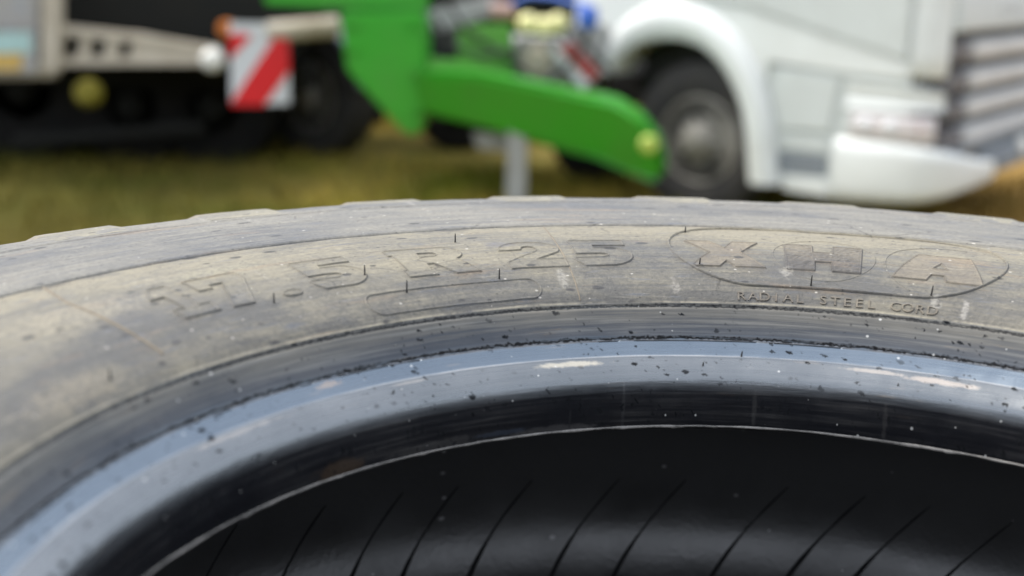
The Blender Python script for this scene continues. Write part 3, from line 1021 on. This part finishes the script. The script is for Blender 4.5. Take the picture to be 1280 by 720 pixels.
flare()
arch_edge = [(x - .03 * (x - 0), z - .012) for x, z in AO]
prism('cab_side', [(-1.0, 2.9), (-1.0, .95)] + arch_edge[:13] + [(.50, 1.075), (1.0, 1.04), (1.42, 1.03), (1.42, 1.7), (1.30, 2.75), (1.2, 2.9)], XZ, .0, .06, M['white'], truck, .012)
prism('step_panel', [(.545, 1.062), (.995, 1.028), (.952, .665), (.592, .655)], XZ, .004, .05, M['pale'], truck, .015)
prism('door_panel', [(-.2, 1.46), (.30, 1.425), (1.40, 1.145), (1.40, 1.66), (1.36, 1.78), (-.2, 1.78)], XZ, -.016, .001, M['pale'], truck, .012)
prism('side_window', [(-.10, 1.84), (1.33, 1.84), (1.20, 2.55), (-.10, 2.55)], XZ, -.012, .01, M['glass'], truck, .006)
prism('sill_panel', [(.60, .645), (.955, .632), (.95, .535), (.597, .53)], XZ, .012, .05, M['pale'], truck, .01)
prism('lower_step', [(.597, .52), (.95, .525), (.95, .385), (.615, .375)], XZ, .010, .09, M['greyp'], truck, .01)
prism('bottom_sill', [(.615, .37), (.955, .38), (.985, .255), (.66, .262)], XZ, .004, .06, M['white'], truck, .015)
box('wheel_house', (-.62, .34, .55), (.62, 2.2, 1.36), M['black'], truck)
box('engine_bay', (.47, .020, .30), (1.42, 2.44, 1.06), M['pale'], truck)
box('cab_core', (-.98, .065, 1.45), (1.40, 2.435, 2.85), M['white'], truck)


def wrap(name, path, z0, z1, mat, thick=.05, lean=0.0, bulge=.0):
    """panel that follows a plan path round the front corner"""
    bm = bmesh.new()
    rows = []
    pv = [Vector((p[0], p[1], 0)) for p in path]
    for i, p in enumerate(pv):
        t = (pv[min(i + 1, len(pv) - 1)] - pv[max(i - 1, 0)]).normalized()
        nrm = Vector((t.y, -t.x, 0))
        zz0 = z0[i] if isinstance(z0, list) else z0
        zz1 = z1[i] if isinstance(z1, list) else z1
        row = [bm.verts.new(p + nrm * (bulge * math.sin(math.pi * f) - lean * f) + Vector((0, 0, zz0 + (zz1 - zz0) * f))) for f in (0, .06, .2, .5, .8, .94, 1)]
        row[0].co -= nrm * .02
        row[-1].co -= nrm * .02
        row += [bm.verts.new(p - nrm * thick + Vector((0, 0, zz))) for zz in (zz1 - .01, zz0 + .01)]
        rows.append(row)
    n = len(rows[0])
    for i in range(len(rows) - 1):
        for k in range(n):
            bm.faces.new((rows[i][k], rows[i][(k + 1) % n], rows[i + 1][(k + 1) % n], rows[i + 1][k]))
    bm.faces.new(rows[0])
    bm.faces.new(rows[-1][::-1])
    return done(name, bm, mat, truck, True, 55)


CORNER = [(1.03, .0), (1.20, -.004), (1.38, .0), (1.47, .012), (1.545, .035), (1.60, .07), (1.625, .10)]
wrap('corner_panel', [(1.425, .0), (1.47, .01), (1.535, .03), (1.59, .062), (1.615, .10)], 1.045, 1.75, M['white'], .05)
wrap('corner_panel', [(p[0], 2.5 - p[1]) for p in CORNER[::-1]], 1.045, 1.75, M['white'], .05)
wrap('headlight_brow', CORNER, [1.005, 1.0, .99, .98, .97, .96, .955], .0 + .83 if False else [.825, .83, .84, .845, .85, .85, .85], M['white'], .05, 0, -.02)
BUMP = [(.985, .0), (1.20, -.010), (1.45, -.004), (1.58, .03), (1.68, .10), (1.75, .22), (1.79, .40), (1.80, .62)]
wrap('bumper', BUMP, [.25, .262, .285, .30, .33, .36, .385, .40], [.640, .640, .637, .63, .612, .585, .55, .525], M['white'], .06, 0, .010)
wrap('bumper', [(p[0], 2.5 - p[1]) for p in BUMP[::-1]], [.25, .262, .285, .30, .33, .36, .385, .40][::-1], [.655, .652, .645, .64, .625, .60, .57, .55][::-1], M['white'], .06, 0, .025)
box('bumper_centre', (1.66, .625, .41), (1.765, 1.875, .56), M['greyp'], truck, .02)
box('fog_lamp', (1.70, .66, .44), (1.785, .90, .53), M['greyp'], truck, .02)
lathe('round_lamp', [(0, 0), (.05, .004), (.07, .02), (.07, .06)], (1.80, 1.38, .53), (-1, 0, 0), M['ballw'], truck, 20)
HL = [(1.08, .012), (1.25, .008), (1.42, .012), (1.52, .035), (1.585, .075)]
hl = wrap('headlight', HL, .645, .815, M['lens'], .06, 0, .012)
for k, (xx, mt) in enumerate(((1.17, 'boardw'), (1.33, 'boardw'), (1.49, 'redlens'))):
    lathe('lamp_unit', [(0, -.004), (.03, .0), (.045, .012), (.05, .03)], (xx, -.012 + (.035 if k == 2 else 0), .74), (0, 1, 0), M[mt], hl, 16)
box('grille_backing', (1.50, .11, .62), (1.56, 2.39, 1.33), M['black'], truck)
for zc in (1.20, 1.022, .85, .675):
    s_ = prism('grille_slat', [(1.58, zc - .048), (1.655, zc - .060), (1.672, zc - .035), (1.665, zc + .048), (1.58, zc + .062)], XZ, .40, 2.10, M['slat'], truck, .006)
    prism('slat_end', [(1.57, zc - .045), (1.640, zc - .055), (1.655, zc - .03), (1.648, zc + .042), (1.57, zc + .055)], XZ, .125, .395, M['darkslat'], truck, .006)
    prism('slat_end', [(1.57, zc - .045), (1.640, zc - .055), (1.655, zc - .03), (1.648, zc + .042), (1.57, zc + .055)], XZ, 2.105, 2.375, M['darkslat'], truck, .006)
prism('front_panel', [(1.56, 1.315), (1.66, 1.325), (1.665, 1.36), (1.60, 1.74), (1.54, 1.75)], XZ, .11, 2.39, M['pale'], truck, .01)
prism('windscreen', [(1.46, 1.76), (1.575, 1.76), (1.36, 2.76), (1.25, 2.76)], XZ, .10, 2.40, M['glass'], truck, .01)
prism('grille_sill', [(1.56, .575), (1.66, .575), (1.66, .612), (1.56, .618)], XZ, .13, 2.37, M['greyp'], truck, .006)


def front_letters(text):
    cu = bpy.data.curves.new('type', 'FONT')
    cu.body = text
    cu.size = .135
    cu.extrude = .006
    cu.space_character = 1.55
    cu.align_x = 'CENTER'
    ob = bpy.data.objects.new('type', cu)
    C.objects.link(ob)
    me = bpy.data.meshes.new_from_object(ob.evaluated_get(bpy.context.evaluated_depsgraph_get()))
    bpy.data.objects.remove(ob)
    bpy.data.curves.remove(cu)
    me.name = 'front_lettering'
    me.materials.clear()
    o = link('front_lettering', me, M['darkslat'], truck)
    # text x -> truck +y, text y -> up, faces forward
    o.matrix_local = Matrix(((0, -.17, 1, 1.653), (1, 0, 0, 1.25), (0, .985, .17, 1.395), (0, 0, 0, 1)))


front_letters('SCANIA')


def road_wheel(parent, org, ax, R_=.525, wdt=.30, rimr=.30, name='wheel', rim_m='rim', tyre_m='vtyre'):
    o = Vector(org)
    a = Vector(ax)
    t = lathe(name, [(rimr, -.0), (rimr + .02, -.012), (rimr + .09, -.025), (R_ - .06, -.02), (R_ - .015, .0), (R_, .04), (R_, wdt - .04), (R_ - .015, wdt), (R_ - .06, wdt + .01), (rimr, wdt)], o, a, M[tyre_m], parent, 56)
    lathe('rim', [(rimr, .0), (rimr - .012, -.012), (rimr - .025, .004), (rimr - .04, .05), (rimr - .07, .07), (rimr - .12, .06), (.165, .03), (.15, .02), (.13, .02), (.125, -.015), (.105, -.02), (.10, -.055), (.08, -.07), (0, -.075)], o, a, M[rim_m], t, 40)
    if rim_m == 'hull':
        return t
    b = a.cross(Vector((0, 0, 1))).normalized()
    c = a.cross(b)
    for k in range(10):
        an = 2 * math.pi * k / 10
        q = o + (b * math.cos(an) + c * math.sin(an)) * .142
        lathe('wheel_nut', [(0, -.012), (.013, -.012), (.015, .02)], q, a, M['steel'], t, 6, 20)
    for k in range(8):
        an = 2 * math.pi * (k + .5) / 8
        q = o + (b * math.cos(an) + c * math.sin(an)) * (rimr - .085)
        lathe('hand_hole', [(0, .052), (.028, .052), (.03, .07)], q, a, M['black'], t, 12, 20)
    return t


road_wheel(truck, (0, .06, .523), (0, 1, 0))
road_wheel(truck, (0, 2.44, .523), (0, -1, 0))
box('chassis_rail', (-5.2, .80, .62), (-.5, .90, .86), M['black'], truck)
box('chassis_rail', (-5.2, 1.60, .62), (-.5, 1.70, .86), M['black'], truck)
box('fuel_tank', (-2.35, .08, .48), (-1.08, .72, 1.10), M['steel'], truck, .09)
box('rear_cab_wall', (-1.06, .08, .95), (-1.0, 2.42, 2.88), M['pale'], truck)
for xx in (-3.7,):
    for yy, d in ((.06, 1), (2.44, -1)):
        road_wheel(truck, (xx, yy, .523), (0, d, 0))
    pts = arc(xx, .523, .62, .62, 10, 170, 14)
    prism('mudguard', pts + [(x, z) for x, z in arc(xx, .523, .585, .585, 170, 10, 14)], XZ, .04, .62, M['greyp'], truck, .004)
box('sunvisor', (1.25, .2, 2.78), (1.45, 2.3, 2.9), M['black'], truck, .02)

# ------------------------------------------------------------------ green farm machine


def px_prism(name, pts, y0, depth, mat, parent, bev=.012):
    """outline given as photo points on the plane y = y0 (or per-point y), with a real depth behind it"""
    bm = bmesh.new()
    a = []
    for p in pts:
        yy = p[2] if len(p) > 2 else y0
        a.append(Vector(at(p[0], p[1], yy)) - Vector(parent.location))
    p0 = [bm.verts.new(v) for v in a]
    p1 = [bm.verts.new(v + Vector(depth)) for v in a]
    n = len(a)
    bm.faces.new(p0)
    bm.faces.new(p1[::-1])
    for i in range(n):
        bm.faces.new((p0[i], p0[(i + 1) % n], p1[(i + 1) % n], p1[i]))
    bmesh.ops.recalc_face_normals(bm, faces=bm.faces)
    bevel(bm, bev, 2)
    return done(name, bm, mat, parent, True, 40)


g0 = at(640, 288, 8.3)
gm = empty('farm_machine', (g0[0], g0[1], 0))
tag(gm, 'bright green farm implement with a long curved arm standing on a grey jack leg', 'farm machine')
rel = lambda px, py, y: Vector(at(px, py, y)) - gm.location
px_prism('side_plate', [(424, 16), (530, 14), (534, 100), (528, 160), (515, 172), (500, 162), (470, 130), (432, 88)], 8.5, (.03, .16, 0), M['green'], gm, .02)
ARM_ = [(520, 88, 8.35), (600, 92, 8.25), (680, 108, 8.1), (770, 126, 7.9), (800, 145, 7.8), (822, 172, 7.72), (831, 200, 7.76), (829, 226, 7.86), (812, 229, 7.88), (788, 220, 7.96), (745, 200, 8.08), (690, 186, 8.21), (600, 160, 8.41), (520, 140, 8.51)]
px_prism('arm', ARM_, 8, (.05, .30, .0), M['green'], gm, .04)
lathe('reflector', [(0, -.016), (.042, -.013), (.056, .0), (.058, .03)], rel(811, 181, 7.71), (.1, 1, 0), M['limey'], gm, 20)
px_prism('rear_panel', [(572, 32), (640, 30), (644, 112), (572, 108)], 8.58, (0, .06, 0), M['lime'], gm)
px_prism('top_beam', [(330, -22), (535, -24), (535, 12), (430, 12), (330, 6)], 8.75, (0, .2, 0), M['green'], gm)
px_prism('cross_tube', [(530, 14), (622, -8), (626, 18), (545, 44)], 8.8, (0, .12, 0), M['steel'], gm, .02)
px_prism('bracket', [(534, 40), (572, 40), (566, 76), (536, 76)], 8.75, (0, .1, 0), M['black'], gm)
px_prism('arm_cap', [(536, 74), (575, 76), (640, 98), (612, 104), (536, 96)], 8.45, (0, .1, 0), M['lime'], gm, .006)
tube('end_pin', [rel(613, 14, 8.7), rel(642, 14, 8.7)], .055, M['pink'], gm, 16)
for k, (px_, py_) in enumerate(((660, 29), (680, 33), (698, 29))):
    lathe('yellow_cap', [(0, -.06), (.03, -.057), (.052, -.042), (.064, -.015), (.066, .01), (.055, .03), (.03, .05), (.028, .14)], rel(px_, py_, 8.5 + .02 * k), (.1 * (k - 1), 1, -.2), M['yellow'], gm, 20)
tube('cap_rail', [rel(640, 24, 8.64), rel(715, 26, 8.64)], .02, M['mustard'], gm, 10)
px_prism('gearbox', [(642, 48), (705, 50), (712, 108), (648, 104)], 8.7, (0, .3, 0), M['castgrey'], gm, .03)
lathe('gearbox_cover', [(0, -.03), (.07, -.03), (.10, .0), (.11, .03)], rel(672, 78, 8.69), (0, 1, 0), M['cream'], gm, 20)
px_prism('valve_block', [(700, 34), (760, 30), (768, 78), (706, 80)], 8.95, (0, .2, 0), M['steel'], gm, .02)
wb = px_prism('warning_board', [(688, 62), (716, 50), (752, 92), (728, 112)], 8.55, (0, .012, 0), M['boardw'], gm, .003)
px_prism('red_stripe', [(696, 59), (716, 52), (751, 91), (737, 102)], 8.546, (0, .005, 0), M['oldred'], gm, 0).parent = wb
tube('blue_cap', [rel(735, 8, 8.4), rel(735, 12, 8.4), rel(735, 30, 8.4), rel(735, 36, 8.4)], [.045, .066, .066, .045], M['blue'], gm, 18)
tube('hydraulic_hose', [rel(735, 36, 8.4), rel(728, 60, 8.42), rel(705, 88, 8.5), rel(690, 100, 8.6)], .016, M['black'], gm, 8)
tube('hydraulic_hose', [rel(640, 5, 8.7), rel(660, -6, 8.6), rel(690, -4, 8.6), rel(735, 8, 8.4)], .018, M['blue'], gm, 8)
jack = box('jack_leg', rel(632, 165, 8.28) * 1.0, rel(632, 165, 8.28) + Vector((.13, .10, .01)), M['steel'], gm) if False else None
zt = rel(645, 160, 8.3).z
box('jack_leg', (-.045, -.02, .02), (.088, .11, zt + .05), M['steel'], gm, .01)
box('jack_foot', (-.12, -.1, .0), (.16, .2, .03), M['steel'], gm, .006)
road_wheel(gm, (rel(572, 150, 11.5).x, rel(572, 150, 11.5).y, .35), (0, 1, 0), .37, .22, .16, 'wheel', 'hull', 'shadetyre')
road_wheel(gm, (rel(750, 150, 9.9).x, rel(750, 150, 9.9).y, .35), (0, 1, 0), .37, .22, .16, 'wheel', 'hull', 'shadetyre')
box('machine_frame', rel(535, 150, 8.95), rel(700, 60, 8.95) + Vector((0, .6, 0)), M['black'], gm)
px_prism('foot_bracket', [(590, 165), (640, 168), (640, 190), (596, 186)], 8.5, (0, .06, 0), M['steel'], gm)

for px_, py_ in ((440, 30), (515, 30), (440, 62), (518, 90), (514, 140)):
    lathe('bolt', [(0, -.022), (.020, -.022), (.022, -.004), (.034, -.004), (.034, .01)], rel(px_, py_, 8.49), (0, 1, 0), M['green'], gm, 6, 20)
for k, pts in enumerate(([(545, 20), (560, 55), (600, 70), (650, 60)], [(560, 5), (585, 40), (620, 62), (660, 92)], [(700, 20), (722, 44), (745, 70), (770, 96)])):
    tube('hydraulic_hose', [rel(x, y, 8.5 + .05 * k) for x, y in pts], .015, M['black'], gm, 8)

# ------------------------------------------------------------------ trailer on the left
t0 = at(170, 300, 9.2)
tr = empty('trailer', (t0[0], t0[1], 0))
tag(tr, 'dark farm trailer with cream frame beams and a red and white warning board', 'trailer')
rl = lambda px, py, y: Vector(at(px, py, y)) - tr.location
px_prism('upright', [(52, -60), (76, -60), (74, 90), (50, 92)], 9.1, (0, .10, 0), M['cream'], tr)
BEAM = lambda py0, py1, px: (py0, py1)


def beam():
    # tapered lattice rail: two chords and the webs between them
    top = [(66, 33), (170, 44), (272, 60)]
    bot = [(66, 82), (170, 82), (272, 80)]
    px_prism('rail_chord', [(66, 31), (170, 43), (274, 60), (274, 66), (170, 53), (66, 43)], 9.15, (0, .10, 0), M['cream'], tr, .006)
    px_prism('rail_chord', [(66, 72), (170, 72), (274, 74), (274, 82), (170, 82), (66, 83)], 9.15, (0, .10, 0), M['cream'], tr, .006)
    for a, b in ((66, 78), (98, 112), (130, 148), (163, 272)):
        px_prism('rail_web', [(a + 4, 40), (b + 4, 42 if b < 200 else 62), (b - 2, 76), (a - 2, 76)], 9.17, (0, .03, 0), M['cream'], tr, .003)


beam()
lathe('round_cap', [(0, -.05), (.05, -.042), (.078, -.01), (.082, .03), (.07, .05)], rl(265, 75, 9.0), (0, 1, 0), M['ballw'], tr, 24)
bd = px_prism('warning_board', [(287, 28), (360, 30), (362, 130), (289, 132)], 9.0, (0, .012, 0), M['boardw'], tr, .003)
for pts in ([(289, 132), (289, 128), (342, 48), (360, 48), (362, 88), (330, 132)], [(287, 74), (287, 42), (308, 42), (314, 46)]):
    px_prism('red_stripe', pts, 8.994, (0, .005, 0), M['boardr'], tr, 0).parent = bd
lathe('amber_lamp', [(0, -.04), (.05, -.03), (.065, .0), (.065, .05)], rl(283, 37, 9.08), (0, 1, 0), M['orange'], tr, 20)
tube('cross_bar', [rl(335, 40, 9.05), rl(424, 33, 9.05)], .07, M['cream'], tr, 14)
px_prism('data_panel', [(-70, 40), (46, 38), (46, 92), (-70, 92)], 9.08, (0, .02, 0), M['castgrey'], tr, .004)
px_prism('cyan_sticker', [(-60, 42), (38, 40), (40, 66), (-60, 66)], 9.074, (0, .005, 0), M['cyan'], tr, 0)
px_prism('ochre_sticker', [(-60, 67), (28, 67), (26, 88), (-60, 88)], 9.074, (0, .005, 0), M['ochre'], tr, 0)
px_prism('lower_rail', [(-80, 84), (70, 80), (70, 97), (-80, 100)], 9.14, (0, .08, 0), M['cream'], tr)
px_prism('grey_panel', [(-80, -60), (50, -60), (48, 38), (-80, 38)], 9.2, (0, .05, 0), M['castgrey'], tr)
lathe('yellow_hub', [(0, -.05), (.05, -.05), (.08, -.02), (.10, .02), (.105, .06)], rl(108, 117, 9.25), (0, 1, 0), M['mustard'], tr, 24)
hop = empty('hopper_frame', (0, 0, 0), 0, tr)
p_lo, p_hi = rl(40, 100, 10.0), rl(392, -140, 10.0)
prism('hopper', [(p_lo.x - 3.5, .85), (p_hi.x - .25, .85), (p_hi.x + .1, 1.2), (p_hi.x + .1, 2.6), (p_lo.x - 3.5, 2.6)], XZ, p_lo.y - .35, p_lo.y + 2.2, M['hull'], tr, .03)
bpy.data.objects.remove(hop)
box('chassis', (p_lo.x - 3.2, p_lo.y + .2, .62), (p_hi.x - .1, p_lo.y + .5, .84), M['hull'], tr)
box('chassis', (p_lo.x - 3.2, p_lo.y + 1.6, .62), (p_hi.x - .1, p_lo.y + 1.9, .84), M['hull'], tr)
for px_, r_ in ((10, .60), (255, .48), (150, .48), (-150, .6)):
    c_ = rl(px_, 150, 10.0)
    road_wheel(tr, (c_.x, c_.y + .32, r_ - .02), (0, 1, 0), r_, .4, r_ * .45, 'wheel', 'hull', 'shadetyre')
    road_wheel(tr, (c_.x, c_.y + 1.95, r_ - .02), (0, -1, 0), r_, .4, r_ * .45, 'wheel', 'hull', 'shadetyre')
tube('axle', [rl(20, 178, 9.95), rl(255, 160, 9.95)], .06, M['hull'], tr, 12)
for px_, py_ in ((62, 60), (265, 72), (62, -30)):
    c_ = rl(px_, py_, 9.18)
    box('mount_bracket', (c_.x - .03, c_.y, c_.z - .03), (c_.x + .03, p_lo.y - .34, c_.z + .03), M['hull'], tr)
box('rear_skirt', (p_lo.x - 3.4, p_lo.y + 2.21, .12), (p_hi.x + .3, p_lo.y + 2.26, 2.5), M['hull'], tr)


# ------------------------------------------------------------------ dark hedge behind the machines, and an added one darkening the tyre
def hedge(name, x0, x1, y, h, depth, n, label):
    root = empty(name, ((x0 + x1) / 2, y, 0))
    tag(root, label, 'hedge')
    cx = (x0 + x1) / 2
    box('hedge_core', (x0 - cx + .3, -depth * .3, 0), (x1 - cx - .3, depth * .3, h * .88), M['hull'], root, .1)
    x = rng.uniform(x0 - cx, x1 - cx, n)
    z = rng.uniform(.02, 1, n) ** .8 * h
    top = h * (.9 + .25 * vnoise(np.stack([x * .6, x * 0, x * 0], -1), 6))
    z = np.minimum(z, top + rng.uniform(-.1, .1, n))
    sidey = np.where(rng.random(n) < .7, -1, 1) * depth * .5 * (1 + .5 * vnoise(np.stack([x * 1.1, z * 1.1, x * 0], -1), 7)) * rng.uniform(.7, 1.05, n)
    P = np.stack([x, sidey, z], -1)
    s = rng.uniform(.03, .08, n)[:, None]
    a = rng.normal(size=(n, 3))
    a /= np.linalg.norm(a, axis=1, keepdims=True)
    b = np.cross(a, rng.normal(size=(n, 3)))
    b /= np.linalg.norm(b, axis=1, keepdims=True)
    v = np.stack([P - a * s, P + b * s * .5, P + a * s, P - b * s * .5], 1).reshape(-1, 3)
    f = (np.arange(n)[:, None] * 4 + np.array([[0, 1, 2, 3]]))
    o = from_arrays('foliage', v, f, M['hedge'], root, False)
    o['kind'] = 'stuff'


hedge('hedge', -22, 22, -9.5, 4.6, 1.8, 9000, 'tall dark hedge added unseen behind the camera to darken what the tyre reflects')  # added out of view, keeps low sky off the bead and liner
hedge('hedge', -14, 14, 17.5, 3.2, 1.6, 26000, 'dark dense hedge standing behind the parked machines')
